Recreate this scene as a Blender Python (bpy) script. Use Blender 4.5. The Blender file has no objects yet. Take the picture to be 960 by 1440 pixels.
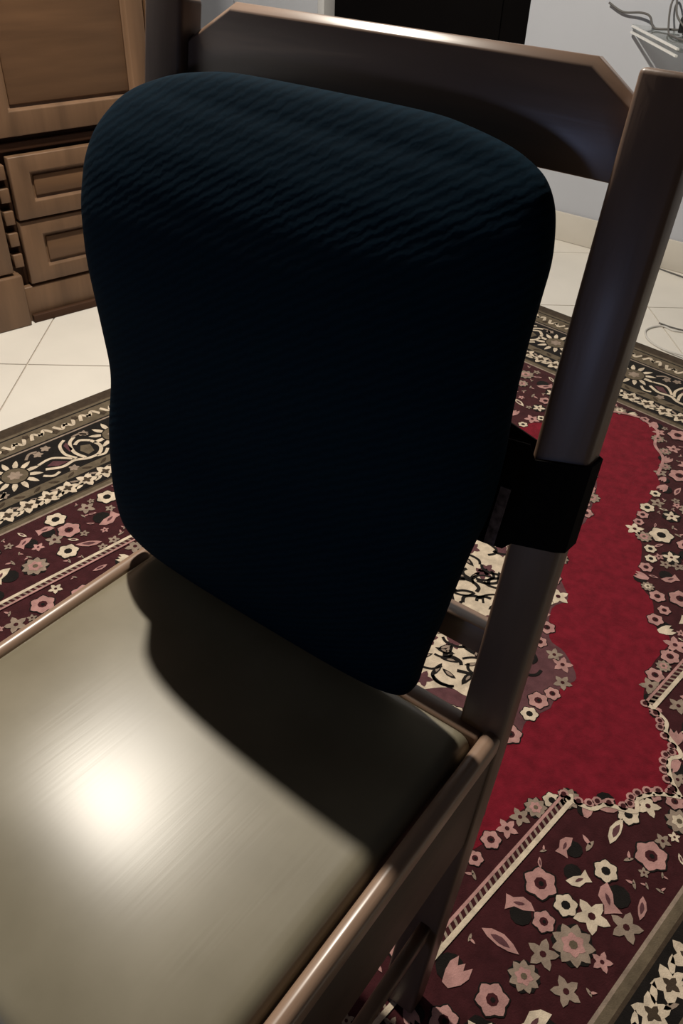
import bpy, bmesh, math, random
from mathutils import Vector, Matrix

scene = bpy.context.scene
COL = scene.collection

# ------------------------------------------------------------------ camera
F_PX = 1164.27
cam_d = bpy.data.cameras.new('camera')
cam = bpy.data.objects.new('camera', cam_d)
COL.objects.link(cam)
cam_d.sensor_fit = 'VERTICAL'
cam_d.sensor_height = 36.0
cam_d.lens = F_PX * 36.0 / 1440.0
cam_d.clip_start = 0.02
_f = Vector((-0.4564, 0.6400, -0.6182)).normalized()
_r = Vector((0.7988, 0.6008, 0.0322)).normalized()
_u = _r.cross(_f).normalized()
_r = _f.cross(_u).normalized()
m = Matrix((_r, _u, -_f)).transposed().to_4x4()
m.translation = Vector((0, 0, 1.07))
cam.matrix_world = m
scene.camera = cam

# ------------------------------------------------------------------ light, exposure
scene.view_settings.view_transform = 'Standard'
scene.view_settings.look = 'None'
scene.view_settings.gamma = 1.0
scene.view_settings.use_curve_mapping = False
scene.view_settings.exposure = 0.0

world = bpy.data.worlds.new('world')
scene.world = world
world.use_nodes = True
bg = world.node_tree.nodes['Background']
bg.inputs['Color'].default_value = (0.74, 0.70, 0.80, 1)
bg.inputs['Strength'].default_value = 0.018

ld = bpy.data.lights.new('ceiling_bulb', 'POINT')
ld.energy = 215
ld.color = (1.0, 0.92, 0.80)
ld.shadow_soft_size = 0.035
lamp = bpy.data.objects.new('ceiling_bulb', ld)
lamp.location = (-1.36, 1.03, 2.35)
COL.objects.link(lamp)

# added dim bluish fill behind the camera, source unseen: blue sheen on the posts
fill_d = bpy.data.lights.new('blue_fill', 'AREA')
fill_d.shape = 'RECTANGLE'
fill_d.size = 0.42
fill_d.size_y = 0.26
fill_d.energy = 3.0
fill_d.color = (0.45, 0.58, 1.0)
fill = bpy.data.objects.new('blue_fill', fill_d)
fill.location = (-0.80, -1.9, 0.53)
fill.rotation_euler = (math.radians(90), 0, math.radians(0))
COL.objects.link(fill)

# ------------------------------------------------------------------ materials
def nodes(mt):
    mt.use_nodes = True
    nt = mt.node_tree
    return nt, nt.nodes, nt.links, nt.nodes['Principled BSDF']

def simple(name, col, rough=0.6, spec=0.5, var=0.0, vscale=20.0, bump=0.0, bscale=200.0, coat=0.0, sheen=0.0, stretch=(1, 1, 1), metal=0.0):
    mt = bpy.data.materials.new(name)
    nt, N, L, b = nodes(mt)
    b.inputs['Base Color'].default_value = (*col, 1)
    b.inputs['Roughness'].default_value = rough
    b.inputs['Specular IOR Level'].default_value = spec
    b.inputs['Metallic'].default_value = metal
    b.inputs['Coat Weight'].default_value = coat
    b.inputs['Coat Roughness'].default_value = 0.2
    b.inputs['Sheen Weight'].default_value = sheen
    tc = N.new('ShaderNodeTexCoord')
    mp = N.new('ShaderNodeMapping')
    mp.inputs['Scale'].default_value = stretch
    L.new(tc.outputs['Object'], mp.inputs['Vector'])
    if var > 0:
        no = N.new('ShaderNodeTexNoise')
        no.inputs['Scale'].default_value = vscale
        no.inputs['Detail'].default_value = 5
        L.new(mp.outputs['Vector'], no.inputs['Vector'])
        ra = N.new('ShaderNodeValToRGB')
        ra.color_ramp.elements[0].position = 0.3
        ra.color_ramp.elements[1].position = 0.7
        ra.color_ramp.elements[0].color = (*[max(0, c * (1 - var)) for c in col], 1)
        ra.color_ramp.elements[1].color = (*[min(1, c * (1 + var)) for c in col], 1)
        L.new(no.outputs['Fac'], ra.inputs['Fac'])
        L.new(ra.outputs['Color'], b.inputs['Base Color'])
    if bump > 0:
        n2 = N.new('ShaderNodeTexNoise')
        n2.inputs['Scale'].default_value = bscale
        n2.inputs['Detail'].default_value = 3
        L.new(mp.outputs['Vector'], n2.inputs['Vector'])
        bp = N.new('ShaderNodeBump')
        bp.inputs['Strength'].default_value = bump
        bp.inputs['Distance'].default_value = 0.002
        L.new(n2.outputs['Fac'], bp.inputs['Height'])
        L.new(bp.outputs['Normal'], b.inputs['Normal'])
    return mt

M = {}
M['wood'] = simple('chair_wood', (0.20, 0.115, 0.072), 0.38, 0.5, 0.30, 9, 0.15, 60, 0.25, stretch=(1, 1, 1))
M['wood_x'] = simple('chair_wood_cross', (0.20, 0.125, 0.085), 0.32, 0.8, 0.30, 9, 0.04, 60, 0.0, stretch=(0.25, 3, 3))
M['wood_y'] = simple('chair_wood_side_lit', (0.33, 0.215, 0.15), 0.36, 0.5, 0.25, 9, 0.12, 60, 0.2, stretch=(3, 0.25, 3))  # same wood as the posts, lightened to carry lamplight on the rails
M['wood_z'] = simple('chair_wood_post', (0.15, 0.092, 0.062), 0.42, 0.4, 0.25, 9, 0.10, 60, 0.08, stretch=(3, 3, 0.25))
M['wood_shade'] = simple('chair_wood_shaded', (0.075, 0.042, 0.028), 0.5, 0.35, 0.25, 9, 0.10, 60, 0.0, stretch=(3, 0.25, 3))  # chair wood darkened, the aprons' shade is put into the colour
M['oak'] = simple('cabinet_oak', (0.165, 0.094, 0.052), 0.5, 0.4, 0.22, 6, 0.05, 40, stretch=(4, 4, 0.35))
M['oak_x'] = simple('cabinet_oak_cross', (0.150, 0.080, 0.040), 0.5, 0.4, 0.2, 6, 0.05, 40, stretch=(0.5, 0.5, 5))
M['oak_shade'] = simple('cabinet_gap_shade', (0.05, 0.02, 0.008), 0.7, 0.3, 0.2, 8)  # dark brown puts the shade of the cabinet gaps into the colour
M['wall'] = simple('wall_paint', (0.50, 0.52, 0.565), 0.85, 0.2, 0.04, 3, 0.05, 120)
M['skirt'] = simple('skirting_tile', (0.64, 0.60, 0.53), 0.45, 0.4, 0.05, 5)
M['tile'] = simple('floor_tile', (0.80, 0.76, 0.69), 0.35, 0.4, 0.05, 4)
M['grout'] = simple('grout', (0.52, 0.47, 0.41), 0.9, 0.2, 0.1, 40)
M['door'] = simple('near_black_leaf', (0.003, 0.0025, 0.0025), 0.8, 0.04, 0.1, 8)
M['frame'] = simple('door_frame_paint', (0.62, 0.62, 0.62), 0.5, 0.4)
M['white'] = simple('edge_glint_white', (0.85, 0.85, 0.83), 0.25, 0.6)  # plain white that paints the glint along the glass edge
M['black'] = simple('black_plastic', (0.012, 0.012, 0.013), 0.4, 0.5)
M['cable'] = simple('grey_cable', (0.11, 0.105, 0.10), 0.5, 0.4)
M['cable_w'] = simple('white_cable', (0.62, 0.60, 0.56), 0.5, 0.4)
M['strap'] = simple('black_elastic', (0.004, 0.0035, 0.0035), 0.95, 0.1, 0.2, 200, 0.2, 600)
M['tag'] = simple('grey_tag', (0.16, 0.13, 0.16), 0.85, 0.2, 0.6, 160, 0.2, 300)

def glass_mat():
    mt = bpy.data.materials.new('shelf_glass')
    nt, N, L, b = nodes(mt)
    b.inputs['Base Color'].default_value = (0.86, 0.93, 0.92, 1)
    b.inputs['Roughness'].default_value = 0.03
    b.inputs['Transmission Weight'].default_value = 0.92
    b.inputs['IOR'].default_value = 1.5
    return mt
M['glass'] = glass_mat()

def leather_mat():
    mt = bpy.data.materials.new('olive_leather')
    nt, N, L, b = nodes(mt)
    tc = N.new('ShaderNodeTexCoord')
    n1 = N.new('ShaderNodeTexNoise'); n1.inputs['Scale'].default_value = 9; n1.inputs['Detail'].default_value = 6
    L.new(tc.outputs['Object'], n1.inputs['Vector'])
    ra = N.new('ShaderNodeValToRGB')
    ra.color_ramp.elements[0].position = 0.3; ra.color_ramp.elements[0].color = (0.180, 0.158, 0.108, 1)
    ra.color_ramp.elements[1].position = 0.75; ra.color_ramp.elements[1].color = (0.265, 0.236, 0.172, 1)
    L.new(n1.outputs['Fac'], ra.inputs['Fac'])
    L.new(ra.outputs['Color'], b.inputs['Base Color'])
    # fine scratches running front to back
    mp = N.new('ShaderNodeMapping'); mp.inputs['Scale'].default_value = (260, 9, 9); mp.inputs['Rotation'].default_value = (0, 0, 0.12)
    L.new(tc.outputs['Object'], mp.inputs['Vector'])
    n2 = N.new('ShaderNodeTexNoise'); n2.inputs['Scale'].default_value = 1.0; n2.inputs['Detail'].default_value = 3
    L.new(mp.outputs['Vector'], n2.inputs['Vector'])
    n3 = N.new('ShaderNodeTexNoise'); n3.inputs['Scale'].default_value = 14; n3.inputs['Detail'].default_value = 2
    L.new(tc.outputs['Object'], n3.inputs['Vector'])
    mm = N.new('ShaderNodeMath'); mm.operation = 'MULTIPLY'
    L.new(n2.outputs['Fac'], mm.inputs[0]); L.new(n3.outputs['Fac'], mm.inputs[1])
    bp = N.new('ShaderNodeBump'); bp.inputs['Strength'].default_value = 0.06; bp.inputs['Distance'].default_value = 0.001
    L.new(mm.outputs[0], bp.inputs['Height'])
    L.new(bp.outputs['Normal'], b.inputs['Normal'])
    b.inputs['Roughness'].default_value = 0.32
    b.inputs['Specular IOR Level'].default_value = 0.42
    return mt
M['leather'] = leather_mat()

def mesh_fabric():
    mt = bpy.data.materials.new('navy_mesh_fabric')
    nt, N, L, b = nodes(mt)
    tc = N.new('ShaderNodeTexCoord')
    mp = N.new('ShaderNodeMapping'); mp.inputs['Rotation'].default_value = (0, math.radians(32), 0)
    L.new(tc.outputs['Object'], mp.inputs['Vector'])
    w = N.new('ShaderNodeTexWave'); w.wave_type = 'BANDS'; w.bands_direction = 'Z'
    w.inputs['Scale'].default_value = 46; w.inputs['Distortion'].default_value = 3.0
    w.inputs['Detail'].default_value = 2; w.inputs['Detail Scale'].default_value = 3
    L.new(mp.outputs['Vector'], w.inputs['Vector'])
    ra = N.new('ShaderNodeValToRGB')
    ra.color_ramp.elements[0].color = (0.0010, 0.0090, 0.0180, 1)
    ra.color_ramp.elements[1].color = (0.0016, 0.0125, 0.0245, 1)
    L.new(w.outputs['Fac'], ra.inputs['Fac'])
    L.new(ra.outputs['Color'], b.inputs['Base Color'])
    bp = N.new('ShaderNodeBump'); bp.inputs['Strength'].default_value = 0.11; bp.inputs['Distance'].default_value = 0.002
    L.new(w.outputs['Fac'], bp.inputs['Height'])
    L.new(bp.outputs['Normal'], b.inputs['Normal'])
    b.inputs['Roughness'].default_value = 0.9
    b.inputs['Specular IOR Level'].default_value = 0.06
    b.inputs['Sheen Weight'].default_value = 0.0
    b.inputs['Sheen Tint'].default_value = (0.2, 0.5, 0.8, 1)
    return mt
M['cushion'] = mesh_fabric()

def wool(name, col):
    return simple('wool_' + name, col, 0.95, 0.1, 0.22, 60, 0.5, 500, sheen=0.1)
W = {k: wool(k, c) for k, c in {
    'red': (0.175, 0.0085, 0.019), 'maroon': (0.052, 0.0125, 0.015), 'mauve': (0.115, 0.048, 0.054),
    'black': (0.012, 0.010, 0.009), 'cream': (0.66, 0.55, 0.42), 'pink': (0.46, 0.25, 0.23),
    'olive': (0.135, 0.105, 0.070), 'brown': (0.060, 0.042, 0.028), 'grey': (0.30, 0.23, 0.18)}.items()}

# ------------------------------------------------------------------ helpers
def link(name, me, mat, parent=None, smooth=False):
    o = bpy.data.objects.new(name, me)
    COL.objects.link(o)
    if mat is not None and len(me.materials) == 0:
        me.materials.append(mat)
    if smooth:
        for p in me.polygons:
            p.use_smooth = True
    if parent is not None:
        o.parent = parent
        o.matrix_parent_inverse = parent.matrix_world.inverted()
    return o

def tag(o, label=None, cat=None, group=None, kind=None):
    if label: o['label'] = label
    if cat: o['category'] = cat
    if group: o['group'] = group
    if kind: o['kind'] = kind
    return o

def empty(name, loc, rz=0.0):
    e = bpy.data.objects.new(name, None)
    e.empty_display_size = 0.05
    COL.objects.link(e)
    e.matrix_world = Matrix.Translation(loc) @ Matrix.Rotation(rz, 4, 'Z')
    return e

def mesh(name, verts, faces):
    me = bpy.data.meshes.new(name)
    me.from_pydata([tuple(v) for v in verts], [], faces)
    bm = bmesh.new(); bm.from_mesh(me)
    bmesh.ops.recalc_face_normals(bm, faces=bm.faces)
    bm.to_mesh(me); bm.free()
    return me

def bevel(o, w, seg=3):
    md = o.modifiers.new('bevel', 'BEVEL')
    md.width = w; md.segments = seg; md.limit_method = 'ANGLE'; md.angle_limit = math.radians(35)
    md.harden_normals = False
    for p in o.data.polygons: p.use_smooth = True
    return o

def prism(name, poly, fn0, fn1, mat, parent=None, bw=0.0, seg=3):
    """poly: list of 2-d points; fn0/fn1 map them to the two end faces."""
    n = len(poly)
    v = [fn0(p) for p in poly] + [fn1(p) for p in poly]
    fc = [list(range(n)), list(range(2 * n - 1, n - 1, -1))]
    for i in range(n):
        j = (i + 1) % n
        fc.append([i, n + i, n + j, j])
    o = link(name, mesh(name, v, fc), mat, parent)
    if bw > 0: bevel(o, bw, seg)
    return o

def box(name, x0, x1, y0, y1, z0, z1, mat, parent=None, bw=0.0, T=None, seg=2):
    v = [Vector((x, y, z)) for z in (z0, z1) for y in (y0, y1) for x in (x0, x1)]
    if T is not None: v = [T(p) for p in v]
    fc = [[0, 2, 3, 1], [4, 5, 7, 6], [0, 1, 5, 4], [2, 6, 7, 3], [0, 4, 6, 2], [1, 3, 7, 5]]
    o = link(name, mesh(name, v, fc), mat, parent)
    if bw > 0: bevel(o, bw, seg)
    return o

def loft(name, rings, mat, parent=None, caps=True, closed=False):
    n = len(rings[0]); v = [p for r in rings for p in r]; fc = []
    R_ = len(rings)
    for i in range(R_ if closed else R_ - 1):
        a = i * n; b_ = ((i + 1) % R_) * n
        for j in range(n):
            k = (j + 1) % n
            fc.append([a + j, a + k, b_ + k, b_ + j])
    if caps and not closed:
        fc.append(list(range(n))); fc.append(list(range((R_ - 1) * n, R_ * n)))
    return link(name, mesh(name, v, fc), mat, parent, smooth=True)

def catmull(pts, per=8):
    out = []
    P = [Vector(p) for p in pts]
    for i in range(len(P) - 1):
        p0 = P[max(i - 1, 0)]; p1 = P[i]; p2 = P[i + 1]; p3 = P[min(i + 2, len(P) - 1)]
        for k in range(per):
            t = k / per
            out.append(0.5 * ((2 * p1) + (p2 - p0) * t + (2 * p0 - 5 * p1 + 4 * p2 - p3) * t * t + (3 * p1 - p0 - 3 * p2 + p3) * t ** 3))
    out.append(P[-1])
    return out

def tube(name, pts, r, mat, parent=None, per=8, n=8):
    c = catmull(pts, per); rings = []
    for i, p in enumerate(c):
        d = (c[min(i + 1, len(c) - 1)] - c[max(i - 1, 0)]).normalized()
        a = d.cross(Vector((0, 0, 1)))
        if a.length < 1e-3: a = d.cross(Vector((1, 0, 0)))
        a.normalize(); b_ = d.cross(a)
        rings.append([p + (a * math.cos(2 * math.pi * k / n) + b_ * math.sin(2 * math.pi * k / n)) * r for k in range(n)])
    return loft(name, rings, mat, parent)

def interp(tab, s):
    if s <= tab[0][0]: return tab[0][1]
    for (a, va), (b_, vb) in zip(tab, tab[1:]):
        if s <= b_:
            t = (s - a) / (b_ - a); t = t * t * (3 - 2 * t) * 0.5 + t * 0.5
            return va + (vb - va) * t
    return tab[-1][1]

# ------------------------------------------------------------------ room
WA = math.radians(-1.0)
def wallp(x, d, z):
    """point on the back wall: x along, d in front of the plaster"""
    y = 2.91 - (x + 0.92) * math.tan(-WA)
    return Vector((x, y - d, z))

ROOM = [(-2.75, -1.4), (1.6, -1.4), (1.6, 2.91 - 2.52 * math.tan(-WA)), (-2.75, 2.91 + 1.83 * math.tan(-WA))]
floor = prism('floor', ROOM, lambda p: Vector((p[0], p[1], -0.06)), lambda p: Vector((p[0], p[1], -0.004)), M['grout'])
tag(floor, 'cream ceramic tiled floor laid diagonally under the rug', kind='structure')

def clip(poly, ring):
    out = poly
    for i in range(len(ring)):
        a, b_ = ring[i], ring[(i + 1) % len(ring)]
        ins = lambda p: (b_[0] - a[0]) * (p[1] - a[1]) - (b_[1] - a[1]) * (p[0] - a[0]) >= 0
        res = []
        for j in range(len(out)):
            p, q = out[j], out[(j + 1) % len(out)]
            if ins(p): res.append(p)
            if ins(p) != ins(q):
                dp = (b_[0] - a[0]) * (p[1] - a[1]) - (b_[1] - a[1]) * (p[0] - a[0])
                dq = (b_[0] - a[0]) * (q[1] - a[1]) - (b_[1] - a[1]) * (q[0] - a[0])
                t = dp / (dp - dq)
                res.append((p[0] + t * (q[0] - p[0]), p[1] + t * (q[1] - p[1])))
        out = res
        if len(out) < 3: return []
    return out

TS = 0.45
ta = math.radians(38)
tx, ty = Vector((math.cos(ta), math.sin(ta))), Vector((-math.sin(ta), math.cos(ta)))
t0 = Vector((-1.81, 1.085))
g = 0.0022
for i in range(-12, 13):
    for j in range(-12, 13):
        c = [t0 + tx * (i * TS + a) + ty * (j * TS + b_) for a, b_ in ((g, g), (TS - g, g), (TS - g, TS - g), (g, TS - g))]
        pl = clip([(p.x, p.y) for p in c], ROOM)
        if len(pl) < 3: continue
        ar = 0.5 * abs(sum(pl[k][0] * pl[(k + 1) % len(pl)][1] - pl[(k + 1) % len(pl)][0] * pl[k][1] for k in range(len(pl))))
        if ar < 0.004: continue
        prism('tile', pl, lambda p: Vector((p[0], p[1], -0.006)), lambda p: Vector((p[0], p[1], 0.0)), M['tile'], floor)

# back wall with the doorway
DX0, DX1, DH, WH, WT = -2.28, -1.402, 2.05, 2.6, 0.12
wv, wf = [], []
def wallbox(x0, x1, z0, z1):
    b0 = len(wv)
    for z in (z0, z1):
        for d in (0.0, -WT):
            for x in (x0, x1):
                wv.append(wallp(x, d, z))
    for q in ([0, 2, 3, 1], [4, 5, 7, 6], [0, 1, 5, 4], [2, 6, 7, 3], [0, 4, 6, 2], [1, 3, 7, 5]):
        wf.append([b0 + k for k in q])
wallbox(-2.75, DX0, 0.0, WH)
wallbox(DX1, 1.6, 0.0, WH)
wallbox(DX0, DX1, DH, WH)
wall_back = link('wall_back', mesh('wall_back', wv, wf), M['wall'])
tag(wall_back, 'plain pale grey painted wall behind the chair', kind='structure')
def wbox(name, x0, x1, d0, d1, z0, z1, mat, parent=None, bw=0.0):
    v = [wallp(x, d, z) for z in (z0, z1) for d in (d1, d0) for x in (x0, x1)]
    fc = [[0, 2, 3, 1], [4, 5, 7, 6], [0, 1, 5, 4], [2, 6, 7, 3], [0, 4, 6, 2], [1, 3, 7, 5]]
    o = link(name, mesh(name, v, fc), mat, parent)
    if bw: bevel(o, bw)
    return o
dr = wbox('door_1', DX0 + 0.012, DX1 - 0.002, -0.10, -0.06, 0.005, DH - 0.002, M['door'], bw=0.003)  # near-black leaf closing the opening
tag(dr, 'near-black leaf recessed in the opening of the grey wall', kind='structure')
for k, (za, zb) in enumerate(((0.15, 0.95), (1.08, 1.9))):
    wbox('door_panel', DX0 + 0.13, DX1 - 0.13, -0.06, -0.052, za, zb, M['door'], dr, 0.003)
tr = wbox('trim_1', DX0 - 0.02, DX0 + 0.012, -0.10, 0.008, 0.0, DH, M['frame'], bw=0.004)
tag(tr, 'narrow pale door jamb beside the near-black leaf', kind='structure')
# skirting: tiles along the back wall
bb = wbox('baseboard_back', DX1 + 0.005, 1.55, 0.0, 0.004, 0.0, 0.098, M['grout'])
tag(bb, 'beige ceramic skirting along the grey wall', kind='structure')
x = DX1 + 0.005
while x < 1.5:
    x1 = min(x + 0.45, 1.55)
    wbox('tile', x + 0.001, x1 - 0.001, 0.004, 0.011, 0.001, 0.1, M['skirt'], bb, 0.0015)
    x = x1
wl = box('wall_left', -2.87, -2.75, -1.4, 2.94, 0.0, WH, M['wall'])
tag(wl, 'grey painted wall behind the wooden cabinet', kind='structure')

# ------------------------------------------------------------------ wooden cabinet
ca = math.radians(90 - 13.35)
cE = Vector((math.cos(ca), math.sin(ca), 0)); cN = Vector((math.sin(ca), -math.cos(ca), 0))
cO = Vector((-2.028, 1.166, 0))
cab = empty('cabinet', cO)
tag(cab, 'brown wooden cabinet with panelled doors and drawers at the tiled floor edge', 'cabinet')
def cp(w, d, z): return cO + cE * w + cN * d + Vector((0, 0, z))
def cbox(name, w0, w1, d0, d1, z0, z1, mat, parent, bw=0.003):
    return box(name, w0, w1, d0, d1, z0, z1, mat, parent, bw, T=lambda p: cp(p.x, p.y, p.z))
CW0, CW1, CH = -0.75, 0.60, 1.95
cbox('body', CW0, CW1, -0.40, -0.030, 0.02, CH, M['oak_shade'], cab)
cbox('plinth', 0.085, CW1, -0.028, -0.004, 0.0, 0.10, M['oak'], cab)
cbox('toe_board', 0.09, CW1, -0.003, 0.012, 0.0, 0.022, M['oak_shade'], cab, 0.002)
cbox('top_board', CW0 - .01, CW1 + .01, -0.40, 0.02, CH, CH + 0.03, M['oak'], cab)
def panelled(name, w0, w1, z0, z1, d, fw_, fz, parent, mat=M['oak'], mat2=M['oak_x'], rec=0.014):
    """frame-and-panel front: the frame is the part, its recessed panel a sub-part"""
    v, fc = [], []
    def ring(a0, a1, b0, b1, dd):
        b = len(v)
        v.extend([cp(a0, dd, b0), cp(a1, dd, b0), cp(a1, dd, b1), cp(a0, dd, b1)])
        return b
    r0 = ring(w0, w1, z0, z1, d - 0.024)
    r1 = ring(w0, w1, z0, z1, d)
    r2 = ring(w0 + fw_, w1 - fw_, z0 + fz, z1 - fz, d)
    r3 = ring(w0 + fw_ + .004, w1 - fw_ - .004, z0 + fz + .004, z1 - fz - .004, d - rec)
    for a, b in ((r0, r1), (r1, r2), (r2, r3)):
        for k in range(4):
            fc.append([a + k, a + (k + 1) % 4, b + (k + 1) % 4, b + k])
    fc.append([r0, r0 + 3, r0 + 2, r0 + 1])
    fc.append([r3, r3 + 1, r3 + 2, r3 + 3])
    me = mesh(name, v, fc)
    o = link(name, me, mat, parent)
    bevel(o, 0.0025, 2)
    cbox('panel', w0 + fw_ + .010, w1 - fw_ - .010, d - rec, d - rec + 0.005, z0 + fz + .012, z1 - fz - .012, mat2, o, 0.003)
    return o
d1 = panelled('drawer', 0.108, 0.585, 0.286, 0.446, 0.006, 0.052, 0.042, cab)
d2 = panelled('drawer', 0.108, 0.585, 0.108, 0.279, 0.000, 0.058, 0.040, cab)
up = panelled('door', 0.088, 0.540, 0.492, 1.93, 0.0, 0.050, 0.058, cab, rec=0.016)
up2 = panelled('door', -0.66, 0.076, 0.492, 1.93, 0.0, 0.055, 0.058, cab, rec=0.016)
cbox('face_frame', 0.546, CW1, -0.030, 0.002, 0.10, CH, M['oak_x'], cab)
lo = panelled('door', -0.66, 0.062, 0.155, 0.44, 0.012, 0.055, 0.05, cab)
cbox('base_moulding', -0.70, 0.080, -0.028, 0.020, 0.0, 0.148, M['oak'], cab, 0.006)
for k in range(5):
    z = 0.160 + k * 0.058
    cbox('pilaster_block', 0.074, 0.100, -0.028, -0.004, z, z + 0.036, M['oak'], cab, 0.002)
cbox('shelf_lip', CW0, CW1, -0.03, -0.012, 0.455, 0.476, M['oak_shade'], cab, 0.002)

# ------------------------------------------------------------------ rug
RA = math.radians(-7.841)
ca_, sa_ = math.cos(RA), math.sin(RA)
UC, VC, HU, HV = -0.687, 0.865, 0.988, 1.300
def rug_xy(u, v):           # rug frame (relative to its centre) -> world
    U_, V_ = UC + u, VC + v
    return (U_ * ca_ - V_ * sa_, U_ * sa_ + V_ * ca_)
rc = rug_xy(0, 0)
rug = empty('rug', (rc[0], rc[1], 0.0))
tag(rug, 'red patterned wool rug with floral medallion and dark border under the chair', 'rug')
PILE = 0.009
rnd = random.Random(7)
pm = ['red', 'maroon', 'mauve', 'black', 'cream', 'pink', 'olive', 'brown', 'grey']

class Pat:
    def __init__(s): s.v = []; s.f = []; s.m = []
    def poly(s, pts, col, lay):
        b = len(s.v)
        # each woven colour is a clipped level of the pile, a third of a millimetre apart
        z = PILE + 0.00035 * lay
        for (u, v) in pts:
            q = rug_xy(u, v); s.v.append((q[0], q[1], z))
        s.f.append(list(range(b, b + len(pts)))); s.m.append(pm.index(col))
    def build(s, name, parent, kind=None):
        me = bpy.data.meshes.new(name); me.from_pydata(s.v, [], s.f)
        for k in pm: me.materials.append(W[k])
        me.polygons.foreach_set('material_index', s.m)
        bm = bmesh.new(); bm.from_mesh(me)
        for fa in bm.faces:
            if fa.normal.z < 0: fa.normal_flip()
        big = [fa for fa in bm.faces if len(fa.verts) > 4]
        bmesh.ops.triangulate(bm, faces=big, ngon_method='EAR_CLIP')
        bm.to_mesh(me); bm.free(); me.update()
        o = link(name, me, None, parent)
        if kind: o['kind'] = kind
        return o

base = prism('pile', [(-HU, -HV), (HU, -HV), (HU, HV), (-HU, HV)],
             lambda p: Vector((*rug_xy(*p), 0.0)), lambda p: Vector((*rug_xy(*p), PILE)), W['maroon'], rug, 0.003, 2)

bord = Pat()
def ring(d0, d1, col, lay):
    a, b, c, d = HU - d0, HV - d0, HU - d1, HV - d1
    bord.poly([(-a, -b), (a, -b), (c, -d), (-c, -d)], col, lay)
    bord.poly([(a, -b), (a, b), (c, d), (c, -d)], col, lay)
    bord.poly([(a, b), (-a, b), (-c, d), (c, d)], col, lay)
    bord.poly([(-a, b), (-a, -b), (-c, -d), (-c, d)], col, lay)
ring(0.000, 0.034, 'brown', 1)
ring(0.034, 0.043, 'olive', 1)
ring(0.043, 0.048, 'black', 1)
ring(0.048, 0.104, 'olive', 1)
ring(0.104, 0.109, 'black', 1)
ring(0.109, 0.114, 'grey', 1)
ring(0.114, 0.248, 'black', 1)
ring(0.248, 0.272, 'olive', 1)
ring(0.272, 0.326, 'black', 1)
ring(0.326, 0.331, 'brown', 1)
ring(0.331, 0.343, 'olive', 1)
ring(0.343, 0.348, 'grey', 1)
bord.build('border', rug)

pat = Pat()
def place(pts, u, v, a=0.0, s=1.0):
    c, n = math.cos(a) * s, math.sin(a) * s
    return [(u + x * c - y * n, v + x * n + y * c) for x, y in pts]
def disc(r, n=12, wob=0.0, lob=0, ph=0.0):
    return [((r * (1 + wob * math.cos(lob * 2 * math.pi * k / n + ph))) * math.cos(2 * math.pi * k / n),
             (r * (1 + wob * math.cos(lob * 2 * math.pi * k / n + ph))) * math.sin(2 * math.pi * k / n)) for k in range(n)]
def flower(r, lobes, wob=0.16): 
    n = lobes * 4
    return [(r * (1 + wob * math.cos(lobes * 2 * math.pi * k / n)) * math.cos(2 * math.pi * k / n),
             r * (1 + wob * math.cos(lobes * 2 * math.pi * k / n)) * math.sin(2 * math.pi * k / n)) for k in range(n)]
LEAF = [(-1, 0), (-.6, .28), (0, .40), (.55, .26), (1, 0), (.55, -.18), (0, -.26), (-.6, -.18)]
TULIP = [(-.25, -1), (.25, -1), (.65, -.3), (.75, .35), (.5, 1), (.2, .45), (0, .9), (-.25, .45), (-.6, .95), (-.75, .3), (-.6, -.3)]
def stroke(pts, w, col, lay, taper=False):
    P = catmull([(p[0], p[1], 0) for p in pts], 6)
    Lr, Rr = [], []
    for i, p in enumerate(P):
        d = (P[min(i + 1, len(P) - 1)] - P[max(i - 1, 0)])
        d = d.normalized() if d.length > 0 else Vector((1, 0, 0))
        ww = w * (0.35 + 0.65 * math.sin(math.pi * i / (len(P) - 1))) if taper else w
        Lr.append((p.x - d.y * ww, p.y + d.x * ww)); Rr.append((p.x + d.y * ww, p.y - d.x * ww))
    for i in range(len(P) - 1):
        pat.poly([Lr[i], Lr[i + 1], Rr[i + 1], Rr[i]], col, lay)

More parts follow.
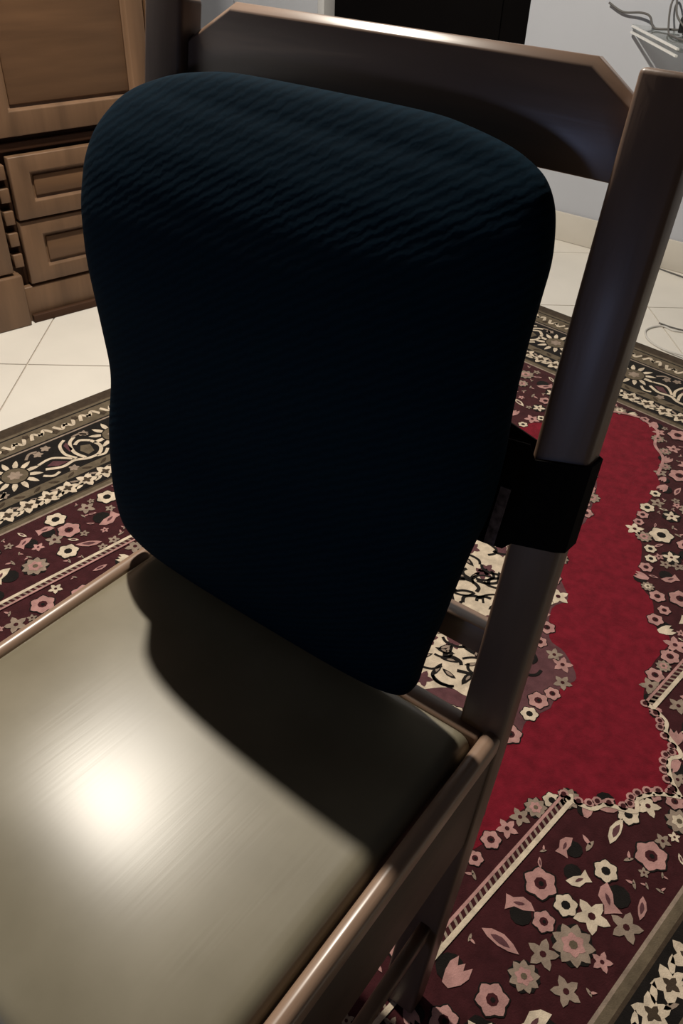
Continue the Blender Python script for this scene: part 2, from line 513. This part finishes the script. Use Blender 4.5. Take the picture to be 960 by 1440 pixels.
def motif(u, v, r, kind, a, pale):
    c2 = 'cream' if pale else 'pink'
    if kind == 0:      # hexagonal blossom with dark eye
        pat.poly(place(flower(r * 1.12, 6, .10), u, v, a), 'black', 3)
        pat.poly(place(flower(r, 6, .12), u, v, a), c2, 4)
        pat.poly(place(disc(r * .42, 8), u, v, a), 'maroon' if not pale else 'black', 5)
        pat.poly(place(disc(r * .18, 6), u + r * .05, v, a), 'black', 6)
    elif kind == 1:    # star flower
        pat.poly(place(flower(r * 1.0, 5, .34), u, v, a), 'grey' if rnd.random() < .5 else c2, 4)
        pat.poly(place(disc(r * .28, 7), u, v, a), 'maroon', 5)
    elif kind == 2:    # tulip bud
        pat.poly(place(disc(1.15, 10), u - r * .5 * math.cos(a), v - r * .5 * math.sin(a), a, r * .8), 'black', 3)
        pat.poly(place(TULIP, u, v, a, r), c2, 4)
    elif kind == 3:    # leaf
        pat.poly(place(LEAF, u, v, a, r * 1.35), c2, 4)
        pat.poly(place(LEAF, u, v, a, r * .7), 'mauve', 5)
    elif kind == 4:    # half-open palmette against a dark cup
        pat.poly(place(disc(r * .80, 10), u - r * .45 * math.cos(a), v - r * .45 * math.sin(a), a), 'black', 3)
        pat.poly(place([(-.2, -.95), (.35, -.8), (.75, -.35), (.70, .3), (.95, .75), (.35, .85), (-.1, 1.0), (.1, .35), (-.15, -.2)], u, v, a, r * 1.1), c2, 4)
        pat.poly(place(LEAF, u + r * .35 * math.cos(a), v + r * .35 * math.sin(a), a + 1.4, r * .42), 'mauve', 5)
    elif kind == 7:    # pale cross flower on a black round
        pat.poly(place(flower(r * 1.25, 6, .08), u, v, a), 'black', 3)
        pat.poly(place(flower(r * .85, 5, .42), u, v, a), 'cream', 4)
        pat.poly(place(disc(r * .22, 7), u, v, a), 'maroon', 5)
    elif kind == 5:    # tiny leaf pair
        pat.poly(place(LEAF, u, v, a, r * .8), 'grey', 4)
        pat.poly(place(LEAF, u + r * .7 * math.cos(a + 1), v + r * .7 * math.sin(a + 1), a + 1.2, r * .7), 'pink', 4)
    elif kind == 6:    # rosette
        pat.poly(place(flower(r * 1.15, 8, .08), u, v, a), 'black', 3)
        pat.poly(place(flower(r * 1.05, 9, .16), u, v, a), 'grey', 4)
        pat.poly(place(flower(r * .6, 6, .16), u, v, a), c2, 5)
        pat.poly(place(disc(r * .25, 7), u, v, a), 'olive', 6)

# red field and medallion outlines (one quadrant, relative to the centre)
RQ = [(.575, .0), (.548, .020), (.532, .048), (.540, .070), (.505, .090), (.492, .112), (.449, .123), (.420, .20), (.413, .282), (.372, .305), (.342, .35), (.300, .38),
      (.246, .485), (.200, .53), (.175, .69), (.150, .73), (.127, .80), (.085, .84), (.060, .90), (.0, .925)]
MQ = [(.350, .0), (.338, .05), (.345, .085), (.300, .12), (.262, .13), (.224, .195), (.230, .24), (.180, .29), (.120, .42), (.130, .46), (.090, .568), (.06, .62), (.0, .70)]
def full(q):
    a = [(x, y) for x, y in q]
    b = [(-x, y) for x, y in reversed(q)][1:]
    c = [(-x, -y) for x, y in q][1:]
    d = [(x, -y) for x, y in reversed(q)][1:-1]
    return a + b + c + d
def smooth_q(q): return [(p.x, p.y) for p in catmull([(x, y, 0) for x, y in q], 4)]
RED, MED = full(smooth_q(RQ)), full(smooth_q(MQ))
def inside(p, poly):
    x, y = p; r = False
    for i in range(len(poly)):
        (x1, y1), (x2, y2) = poly[i], poly[i - 1]
        if (y1 > y) != (y2 > y) and x < (x2 - x1) * (y - y1) / (y2 - y1) + x1: r = not r
    return r
def near(p, poly):
    best = 9
    for i in range(len(poly)):
        a, b = Vector(poly[i]), Vector(poly[i - 1]); q = Vector(p)
        d = b - a; t = max(0, min(1, (q - a).dot(d) / max(d.length_squared, 1e-9)))
        best = min(best, (a + d * t - q).length)
    return best
pat.poly(RED, 'red', 1)
pat.poly(MED, 'mauve', 2)
MC = [(x * .80, y * .66) for x, y in MED]
pat.poly(MC, 'cream', 3)
# cream medallion heart: black scrolls and grey leaves
for k in range(1150):
    u, v = rnd.uniform(-.30, .30), rnd.uniform(-.46, .46)
    if not inside((u, v), MC) or near((u, v), MC) < .008: continue
    a = rnd.uniform(0, 6.28)
    t = rnd.random()
    if t < .62:
        r = rnd.uniform(.012, .024)
        stroke([(u + r * math.cos(a + q) * (1 + .3 * q), v + r * math.sin(a + q)) for q in (0, .7, 1.5, 2.3)], rnd.uniform(.0020, .0036), 'black', 5)
    elif t < .85:
        pat.poly(place(LEAF, u, v, a, rnd.uniform(.012, .02)), 'black', 4)
        pat.poly(place(LEAF, u, v, a, rnd.uniform(.007, .010)), 'grey', 5)
    else:
        pat.poly(place(flower(.014, 5, .3), u, v, a), 'mauve', 4)

placed = []
def free(u, v, r):
    for (x, y, q) in placed:
        if (x - u) ** 2 + (y - v) ** 2 < (r + q) ** 2: return False
    placed.append((u, v, r)); return True
# blossoms along the rim of the medallion and of the red field
def rim(poly, step, off, rr):
    acc = 0
    for i in range(len(poly)):
        a, b = Vector(poly[i]), Vector(poly[(i + 1) % len(poly)])
        d = b - a; nrm = Vector((d.y, -d.x)).normalized()
        t = 0
        while acc + (d.length - t) >= step:
            t += step - acc; acc = 0
            p = a + d * (t / d.length) + nrm * (off + rnd.uniform(-.010, .010))
            r = rnd.uniform(*rr)
            if free(p.x, p.y, r * .9):
                motif(p.x, p.y, r, rnd.choice([0, 0, 0, 1, 2, 6]), rnd.uniform(0, 6.28), rnd.random() < .35)
        acc += d.length - t
rim(MED, .030, -.012, (.011, .017))
rim([p for p in RED], .030, .010, (.010, .016))
# straight double line beside the red field, broken by the notch; beads along the notch
for sx in (-1, 1):
    for sy in (-1, 1):
        y0, y1 = .123, .95
        for (xo, wd, col, lay) in ((.466, .0035, 'cream', 6), (.452, .0022, 'pink', 6)):
            pat.poly([(sx * (xo - wd), sy * y0), (sx * (xo + wd), sy * y0), (sx * (xo + wd), sy * y1), (sx * (xo - wd), sy * y1)], col, lay)
        pat.poly([(sx * .449, sy * y0), (sx * .464, sy * y0), (sx * .464, sy * y1), (sx * .449, sy * y1)], 'maroon', 4)
        y = y0
        while y < y1:
            pat.poly([(sx * .454, sy * y), (sx * .4625, sy * (y + .004)), (sx * .4625, sy * (y + .008)), (sx * .454, sy * (y + .004))], 'grey', 5)
            y += .0105
        notch = [(x * sx, y * sy) for x, y in RQ[:7]]
        stroke(notch, .0034, 'cream', 6)
        for i in range(6):
            for t in (.2, .7):
                x = notch[i][0] + (notch[i + 1][0] - notch[i][0]) * t - sx * .010
                y = notch[i][1] + (notch[i + 1][1] - notch[i][1]) * t
                pat.poly(place(disc(.0075, 9), x, y), 'pink', 6)
                pat.poly(place(disc(.0040, 8), x, y), 'maroon', 7)
# pink outline of the rest of the red field
for sx in (-1, 1):
    for sy in (-1, 1):
        stroke([(x * sx, y * sy) for x, y in RQ[15:]], .0035, 'pink', 6)
# scatter over the maroon ground
IN_U, IN_V = HU - .355, HV - .355
for (n, lo_, hi_) in ((900, .018, .023), (2500, .013, .017), (6000, .006, .011)):
    for k in range(n):
        u, v = rnd.uniform(-IN_U, IN_U), rnd.uniform(-IN_V, IN_V)
        r = rnd.uniform(lo_, hi_)
        if inside((u, v), RED) or near((u, v), RED) < r * .9 + .006: continue
        if abs(abs(u) - .458) < .010 + r: continue
        if abs(u) > IN_U - r or abs(v) > IN_V - r: continue
        if not free(u, v, r * 1.02): continue
        if r > .0135: kd = rnd.choice([0, 0, 0, 2, 3, 4, 4, 6, 1, 7])
        else: kd = rnd.choice([1, 5, 5, 3, 1])
        motif(u, v, r * (.86 if kd in (2, 3) else 1), kd, rnd.uniform(0, 6.28), rnd.random() < .25)

# border ornament along the four sides
def side_iter(dist, step):
    """(u, v, angle along the side, index) at a distance in from the edge"""
    a, b = HU - dist, HV - dist
    for (p, q) in (((-a, -b), (a, -b)), ((a, -b), (a, b)), ((a, b), (-a, b)), ((-a, b), (-a, -b))):
        L_ = math.hypot(q[0] - p[0], q[1] - p[1]); n = max(1, round(L_ / step)); an = math.atan2(q[1] - p[1], q[0] - p[0])
        for k in range(n):
            t = (k + .5) / n
            yield p[0] + (q[0] - p[0]) * t, p[1] + (q[1] - p[1]) * t, an, k
# narrow outer stripe: cream squiggles
for u, v, an, k in side_iter(.076, .062):
    f_ = 1 if k % 2 else -1
    stroke(place([(-.026, -.010 * f_), (-.014, .012 * f_), (0, -.004 * f_), (.014, .012 * f_), (.026, -.010 * f_)], u, v, an), .0042, 'cream', 3)
    pat.poly(place(flower(.007, 4, .3), u, v, an + .4), 'cream', 3)
    pat.poly(place(flower(.008, 5, .2), *place([(.031, .012 * f_)], u, v, an)[0], an), 'brown', 3)
# inner guard stripe: chain of cream blossoms
for u, v, an, k in side_iter(.299, .046):
    pat.poly(place(flower(.0195, 5, .30), u, v, an + .3 * k), 'cream', 3)
    pat.poly(place(flower(.0085, 4, .35), u, v, an), 'brown', 4)
    pat.poly(place(LEAF, *place([(.023, .010)], u, v, an)[0], an + .5, .014), 'cream', 3)
    pat.poly(place(LEAF, *place([(.023, -.012)], u, v, an)[0], an - .5, .011), 'grey', 3)
# main border: rosettes and palmettes on black
for u, v, an, k in side_iter(.185, .125):
    if k % 2 == 1:
        n = 12
        for j in range(n):
            q = 2 * math.pi * j / n
            pat.poly(place(LEAF, u + .040 * math.cos(q), v + .040 * math.sin(q), q, .0185), 'cream', 3)
        pat.poly(place(disc(.031, 16), u, v), 'black', 3)
        pat.poly(place(disc(.028, 16), u, v), 'olive', 4)
        pat.poly(place(flower(.014, 6, .2), u, v), 'grey', 5)
        for s in (-1, 1):
            stroke(place([(.044 * s, .040), (.060 * s, .054), (.078 * s, .050)], u, v, an), .0036, 'cream', 3)
            stroke(place([(.046 * s, -.038), (.062 * s, -.054), (.080 * s, -.052)], u, v, an), .0032, 'grey', 3)
    else:
        fl = 1 if (k // 2) % 2 else -1
        P_ = lambda pts: place([(x * .80, y * fl * 1.1) for x, y in pts], u, v, an)
        stroke(P_([(-.085, -.012), (-.092, .018), (-.070, .040), (-.035, .042), (.0, .030), (.040, .034), (.080, .020)]), .0042, 'cream', 3)
        stroke(P_([(-.085, -.012), (-.062, -.026), (-.040, -.018)]), .0042, 'cream', 3)
        stroke(P_([(-.030, .036), (-.020, .005), (-.034, -.030), (-.060, -.045)]), .0040, 'cream', 3)
        stroke(P_([(-.010, .026), (.004, -.002), (-.006, -.034), (-.030, -.048)]), .0036, 'cream', 3)
        stroke(P_([(.0, .022), (.040, -.006), (.085, -.002)]), .0036, 'cream', 3)
        pat.poly(P_([(-.074, .0), (-.066, .026), (-.044, .030), (-.036, .008), (-.05, -.008)]), 'olive', 3)
        pat.poly(P_([(.012, .026), (.045, .026), (.07, .012), (.045, .004)]), 'mauve', 3)
        pat.poly(P_([(-.026, -.008), (-.012, -.002), (-.014, -.030), (-.028, -.038)]), 'mauve', 3)
        for q in ((.06, -.036), (.03, -.046), (-.09, -.045), (.02, .052)):
            pat.poly(place(flower(.010, 5, .25), *P_([q])[0]), 'grey', 3)
# small sprigs along the olive stripe
for u, v, an, k in side_iter(.260, .040):
    pat.poly(place(LEAF, u, v, an + (.5 if k % 2 else -.5), .012), 'brown', 3)
pat.build('floral_pattern', rug, 'stuff')

# ------------------------------------------------------------------ chair
LEAN = 0.162
th = math.atan(LEAN)
bN = Vector((0, -math.cos(th), math.sin(th)))        # out of the back, towards the sitter
bS = Vector((0, math.sin(th), math.cos(th)))         # up along the back
B0 = Vector((0, 0.467, 0.448))
def bk(x, s, off): return Vector((x, 0, 0)) + B0 + bS * s + bN * off
chair = empty('chair', (-0.374, 0.27, 0.0))
tag(chair, 'dark wooden dining chair with an olive leather seat pad', 'chair')
XL0, XL1, XR0, XR1 = -0.620, -0.576, -0.189, -0.146
PD = 0.027
def post(x0, x1):
    # side outline, front edge then back edge
    top = 0.538
    pf = [(0.372, 0.012), (0.430, 0.25)]
    v, rings = [], []
    zs = [(Vector((0, .385, .0125)), .030), (Vector((0, .430, .25)), .034), (Vector((0, .459, .40)), .032)]
    for p, d in zs:
        rings.append([Vector((x0, p.y, p.z)), Vector((x1, p.y, p.z)), Vector((x1, p.y + d, p.z)), Vector((x0, p.y + d, p.z))])
    for s in (0.06, 0.2, 0.4, top):
        rings.append([bk(x0, s, 0), bk(x1, s, 0), bk(x1, s, -PD), bk(x0, s, -PD)])
    v = [p for r in rings for p in r]; fc = [[0, 1, 2, 3], [len(v) - 4 + k for k in (3, 2, 1, 0)]]
    for i in range(len(rings) - 1):
        for j in range(4):
            fc.append([4 * i + j, 4 * i + (j + 1) % 4, 4 * i + 4 + (j + 1) % 4, 4 * i + 4 + j])
    o = link('back_post', mesh('back_post', v, fc), M['wood_z'], chair)
    bevel(o, 0.004, 3)
    return o
post(XL0, XL1); post(XR0, XR1)
# crest rail with chamfered ends
CR = [(XL1 - .004, .470), (XR0 + .004, .470), (XR0 + .004, .516), (-.222, .540), (-.531, .540), (XL1 - .004, .510)]
def crest():
    n = len(CR)
    low = [(p[0] * 1.0, p[1] - .0060 if p[1] > .49 else p[1]) for p in CR]
    v = [bk(x, t, -.010) for x, t in low] + [bk(x, t, -.0172) for x, t in CR] + [bk(x, t, -.026) for x, t in CR]
    fc = [list(range(n)), list(range(2 * n, 3 * n))]
    for a in (0, n):
        for k in range(n):
            q = (k + 1) % n
            fc.append([a + k, a + q, a + n + q, a + n + k])
    o = link('crest_rail', mesh('crest_rail', v, fc), M['wood_x'], chair)
    bevel(o, 0.0012, 2)
crest()
prism('lower_rail', [(XL1 - .004, .072), (XR0 + .004, .072), (XR0 + .004, .100), (XL1 - .004, .100)],
      lambda p: bk(p[0], p[1], -0.006), lambda p: bk(p[0], p[1], -0.026), M['wood_x'], chair, 0.002)
# seat frame
YF, YB = 0.045, 0.470
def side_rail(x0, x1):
    box('side_apron', x0 + .002, x1 - .002, YF + .002, 0.4850, 0.305, 0.4225, M['wood_shade'], chair, 0.002)  # split from the rail so the darker, shaded colour stays below it
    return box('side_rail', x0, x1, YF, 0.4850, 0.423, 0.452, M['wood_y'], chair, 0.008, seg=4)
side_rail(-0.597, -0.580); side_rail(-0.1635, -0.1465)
box('rear_rail', -0.5795, -0.1640, 0.456, 0.478, 0.385, 0.446, M['wood_x'], chair, 0.003)
box('front_rail', -0.5795, -0.1640, YF, YF + .022, 0.385, 0.445, M['wood_x'], chair, 0.005)
def taper_leg(x0, x1, y0, y1):
    cx, cy = (x0 + x1) / 2, (y0 + y1) / 2
    r = []
    for z, k in ((0.0125, .66), (0.20, .85), (0.3045, 1.0)):
        r.append([Vector((cx + (x - cx) * k, cy + (y - cy) * k, z)) for x, y in ((x0, y0), (x1, y0), (x1, y1), (x0, y1))])
    o = loft('front_leg', r, M['wood_z'], chair)
    for p in o.data.polygons: p.use_smooth = False
    bevel(o, 0.004)
taper_leg(-0.597, -0.557, YF + .002, YF + .042); taper_leg(-0.1865, -0.1465, YF + .002, YF + .042)
for x0 in (-0.588, -0.168):
    box('side_stretcher', x0, x0 + .014, YF + .038, 0.420, 0.148, 0.168, M['wood_z'], chair, 0.003)
# leather seat pad, crowned with rolled edges
def seat_pad():
    x0, x1, y0, y1 = -0.5795, -0.1685, YF + .004, 0.4555
    nx, ny = 40, 44
    v, fc = [], []
    def prof(d):                                 # height lost near the edge
        r = 0.014
        if d >= r: return 0.0
        t = 1 - d / r
        return 0.015 * (1 - math.sqrt(max(0, 1 - t * t)))
    sp = lambda t: 0.5 - 0.5 * math.cos(math.pi * t)
    for j in range(ny + 1):
        for i in range(nx + 1):
            a, b = sp(i / nx), sp(j / ny)
            x = x0 + (x1 - x0) * a; y = y0 + (y1 - y0) * b
            ax, by = 2 * a - 1, 2 * b - 1
            win = (1 - abs(ax) ** 3) * (1 - abs(by) ** 3)
            z = 0.454 + (0.009 - 0.062 * (y - 0.25) - 0.034 * (x + 0.375)) * win
            z -= prof(min(x - x0, x1 - x)) + prof(min(y - y0, y1 - y))
            v.append(Vector((x, y, z)))
    for j in range(ny):
        for i in range(nx):
            a = j * (nx + 1) + i
            fc.append([a, a + 1, a + nx + 2, a + nx + 1])
    b0 = len(v)
    rim_ = [i for i in range(nx + 1)] + [j * (nx + 1) + nx for j in range(1, ny + 1)] + [ny * (nx + 1) + i for i in range(nx - 1, -1, -1)] + [j * (nx + 1) for j in range(ny - 1, 0, -1)]
    for k in rim_: v.append(Vector((v[k].x, v[k].y, 0.400)))
    n = len(rim_)
    for k in range(n):
        fc.append([rim_[k], b0 + k, b0 + (k + 1) % n, rim_[(k + 1) % n]])
    fc.append([b0 + k for k in range(n)])
    o = link('seat_pad', mesh('seat_pad', v, fc), M['leather'], chair, smooth=True)
    o['label'] = 'glossy olive leather seat pad'
seat_pad()

# ------------------------------------------------------------------ back cushion
cush = empty('back_cushion', (-0.40, 0.43, 0.463))
tag(cush, 'dark navy mesh lumbar cushion strapped against the chair back', 'cushion')
XLt = [(0.01, -0.56), (0.018, -0.59), (0.035, -0.603), (0.06, -0.607), (0.09, -0.606), (0.12, -0.607), (0.15, -0.608), (0.18, -0.609), (0.205, -0.606), (0.23, -0.6056), (0.255, -0.6099), (0.28, -0.6165), (0.31, -0.6229), (0.34, -0.6305), (0.37, -0.6369), (0.4, -0.638), (0.42, -0.6346), (0.44, -0.6266), (0.455, -0.6129), (0.47, -0.592), (0.48, -0.565), (0.488, -0.535), (0.494, -0.49)]
XRt = [(0.01, -0.25), (0.018, -0.233), (0.035, -0.225), (0.06, -0.2231), (0.09, -0.2183), (0.12, -0.2126), (0.15, -0.2094), (0.18, -0.2061), (0.205, -0.2017), (0.23, -0.1967), (0.255, -0.1958), (0.28, -0.1951), (0.31, -0.1973), (0.34, -0.1988), (0.37, -0.1992), (0.4, -0.1989), (0.42, -0.1987), (0.44, -0.2023), (0.455, -0.2079), (0.47, -0.2211), (0.48, -0.24), (0.488, -0.27), (0.494, -0.31)]
THt = [(0.01, 0.03), (0.02, 0.046), (0.045, 0.06), (0.1, 0.074), (0.15, 0.076), (0.2, 0.072), (0.26, 0.08), (0.32, 0.086), (0.36, 0.083), (0.40, 0.075), (0.43, 0.066), (0.455, 0.055), (0.475, 0.043), (0.485, 0.033), (0.491, 0.022), (0.494, 0.010)]
rows = [.010, .013, .018, .026, .036, .05, .07, .09, .11, .13, .15, .17, .19, .21, .23, .25, .27, .29, .31, .33, .35, .37, .39, .405, .42, .435, .45, .46, .47, .476, .482, .487, .491, .494]
rings = []
NS = 48
for s in rows:
    xl, xr, t = interp(XLt, s), interp(XRt, s), interp(THt, s)
    cx, hw, ht = (xl + xr) / 2, (xr - xl) / 2, t / 2
    cz = 0.003 + max(ht, 0.022)
    r = []
    for k in range(NS):
        q = 2 * math.pi * k / NS
        c_, s_ = math.cos(q), math.sin(q)
        px = math.copysign(abs(c_) ** 0.62, c_); pz = math.copysign(abs(s_) ** 0.62, s_)
        r.append(bk(cx + hw * px, s, cz + ht * pz))
    rings.append(r)
body = loft('cushion_body', rings, M['cushion'], cush)
sd = body.modifiers.new('sub', 'SUBSURF'); sd.levels = 1; sd.render_levels = 2
# elastic strap looping round the right post
def strap():
    s0, s1 = 0.196, 0.272
    path = [(-.330, .006), (-.235, .010), (-.205, .007), (XR0 - .002, .0035), (XR0 + .004, .0022), (XR1 - .004, .0022), (XR1 + .0022, -.003), (XR1 + .0026, -PD + .003), (XR1 - .004, -PD - .003), (XR0, -PD - .003), (-.235, -PD - .002), (-.330, -.030)]
    v, fc = [], []
    tk = 0.0016
    n = len(path)
    for i, (x, o_) in enumerate(path):
        a = Vector(path[max(i - 1, 0)]); b = Vector(path[min(i + 1, n - 1)]); d = (b - a).normalized(); nr = Vector((-d.y, d.x))
        sl = 0.010 * max(0, min(1, (x - XR0) / 0.04)) if o_ > -.01 else 0.010 * max(0, min(1, (x - XR0) / 0.04))
        wide = 0.006 if x < XR0 - .001 else 0.0
        for (ss, k) in ((s0 + sl - wide, -1), (s1 + sl + wide * 2, -1), (s1 + sl + wide * 2, 1), (s0 + sl - wide, 1)):
            v.append(bk(x + nr.x * tk * .5 * k, ss, o_ + nr.y * tk * .5 * k))
    for i in range(n - 1):
        for j in range(4):
            fc.append([4 * i + j, 4 * i + (j + 1) % 4, 4 * i + 4 + (j + 1) % 4, 4 * i + 4 + j])
    fc.append([0, 1, 2, 3]); fc.append([4 * n - 4 + k for k in range(4)])
    o = link('elastic_strap', mesh('elastic_strap', v, fc), M['strap'], cush)
    o['label'] = 'wide black elastic strap round the post'
    # sewn tag on the strap, next to the cushion
    tg = prism('woven_tag', [(-.2055, .192), (-.1965, .192), (-.1945, .245), (-.2030, .245)], lambda p: bk(p[0], p[1], .0085), lambda p: bk(p[0], p[1], .0098), M['tag'], o)
    tg['label'] = 'small grey woven tag'
strap()

# ------------------------------------------------------------------ glass shelf, receiver and cables
SZ = 0.700
def wy(x): return wallp(x, 0, 0).y
SH = [(-1.045, wy(-1.045) - .001), (-0.785, 2.585), (-0.25, 2.585), (-0.25, wy(-.25) - .001)]
sh = prism('glass_shelf', SH, lambda p: Vector((p[0], p[1], SZ - .010)), lambda p: Vector((p[0], p[1], SZ)), M['glass'], None, 0.0012, 2)
tag(sh, 'clear glass shelf with a slanted end mounted on the grey wall', 'shelf')
for zz in (SZ - .0056, SZ - .022):
    a_, b_ = Vector((SH[0][0], SH[0][1], zz)), Vector((SH[1][0], SH[1][1], zz))
    dd = (b_ - a_).normalized(); nn = Vector((dd.y, -dd.x, 0))
    a_ = a_ + dd * .012
    vv = [p + nn * q + Vector((0, 0, h)) for h in (0, .005) for p in (a_, b_) for q in (-.001, .006)]
    st = link('edge_glint', mesh('edge_glint', vv, [[0, 1, 3, 2], [4, 5, 7, 6], [0, 1, 5, 4], [2, 3, 7, 6], [0, 2, 6, 4], [1, 3, 7, 5]]), M['white'], sh)
    st['label'] = 'white strip standing in for the bright glint of the glass edge'
rcv = empty('set_top_box', (-0.73, 2.84, SZ))
tag(rcv, 'black set-top box standing on the glass wall shelf', 'set-top box')
box('case', -0.868, -0.60, 2.80, 2.885, SZ + .006, SZ + .047, M['black'], rcv, 0.004)
box('front_panel', -0.86, -0.61, 2.797, 2.7995, SZ + .008, SZ + .041, M['black'], rcv, 0.001)
for x in (-.855, -.63):
    for y in (2.81, 2.86):
        box('foot', x, x + .014, y, y + .014, SZ + .001, SZ + .0065, M['black'], rcv)
def cable(name, pts, r, mat, label):
    o = tube(name, pts, r, mat)
    tag(o, label, 'cable')
    return o
cable('power_cable', [(-.882, 2.87, SZ + .0055), (-.915, 2.855, SZ + .0055), (-.955, 2.85, SZ + .0055), (-.985, 2.878, SZ + .03), (-1.02, 2.89, SZ + .035), (-1.08, 2.902, SZ + .03), (-1.13, 2.902, SZ + .05)], .0032, M['cable'], 'grey cable running off the slanted end of the glass shelf')
cable('aerial_cable', [(-.84, 2.785, SZ + .02), (-.88, 2.80, SZ + .05), (-.92, 2.88, SZ + .09), (-.93, 2.880, SZ + .06), (-.90, 2.82, SZ + .006), (-.86, 2.74, SZ + .0055), (-.80, 2.68, SZ + .0055), (-.72, 2.66, SZ + .0055)], .0030, M['cable'], 'thin grey cable looped on top of the glass shelf')
cable('signal_cable', [(-.842, 2.9015, 1.05), (-.844, 2.9015, .90), (-.842, 2.9015, .80), (-.835, 2.895, SZ + .065), (-.82, 2.87, SZ + .0525), (-.80, 2.85, SZ + .0515)], .0030, M['cable'], 'grey cable hanging down the wall to the glass shelf')
cable('floor_cable', [(-.30, 2.435, .003), (-.45, 2.440, .003), (-.521, 2.437, .003), (-.548, 2.428, .003), (-.580, 2.437, .003), (-.602, 2.415, .003), (-.612, 2.375, .003), (-.596, 2.335, .003), (-.566, 2.305, .003), (-.52, 2.283, .0045), (-.46, 2.268, .0115), (-.36, 2.25, .013)], .0030, M['cable_w'], 'pale cable looped on the floor tiles at the rug edge')
cable('floor_wire', [(-.30, 2.475, .003), (-.44, 2.465, .003), (-.51, 2.452, .003), (-.56, 2.447, .003), (-.60, 2.452, .003)], .0022, M['cable'], 'thin dark wire on the floor tiles beside the pale cable loop')
cable('skirting_cable', [(-.30, 2.80, .003), (-.55, 2.835, .003), (-.68, 2.862, .003), (-.77, 2.883, .004), (-.822, 2.880, .03), (-.832, 2.890, .055)], .0028, M['cable'], 'dark cable lying along the foot of the skirting')
pl_ = empty('wall_plug', (-.845, wy(-.845), .055))
tag(pl_, 'small black plug in the skirting beside the chair post', 'plug')
wbox('plug_body', -.862, -.818, .0115, .030, .046, .070, M['black'], pl_, .003)
wbox('plug_plate', -.872, -.812, .0112, .014, .030, .082, M['skirt'], pl_, .002)
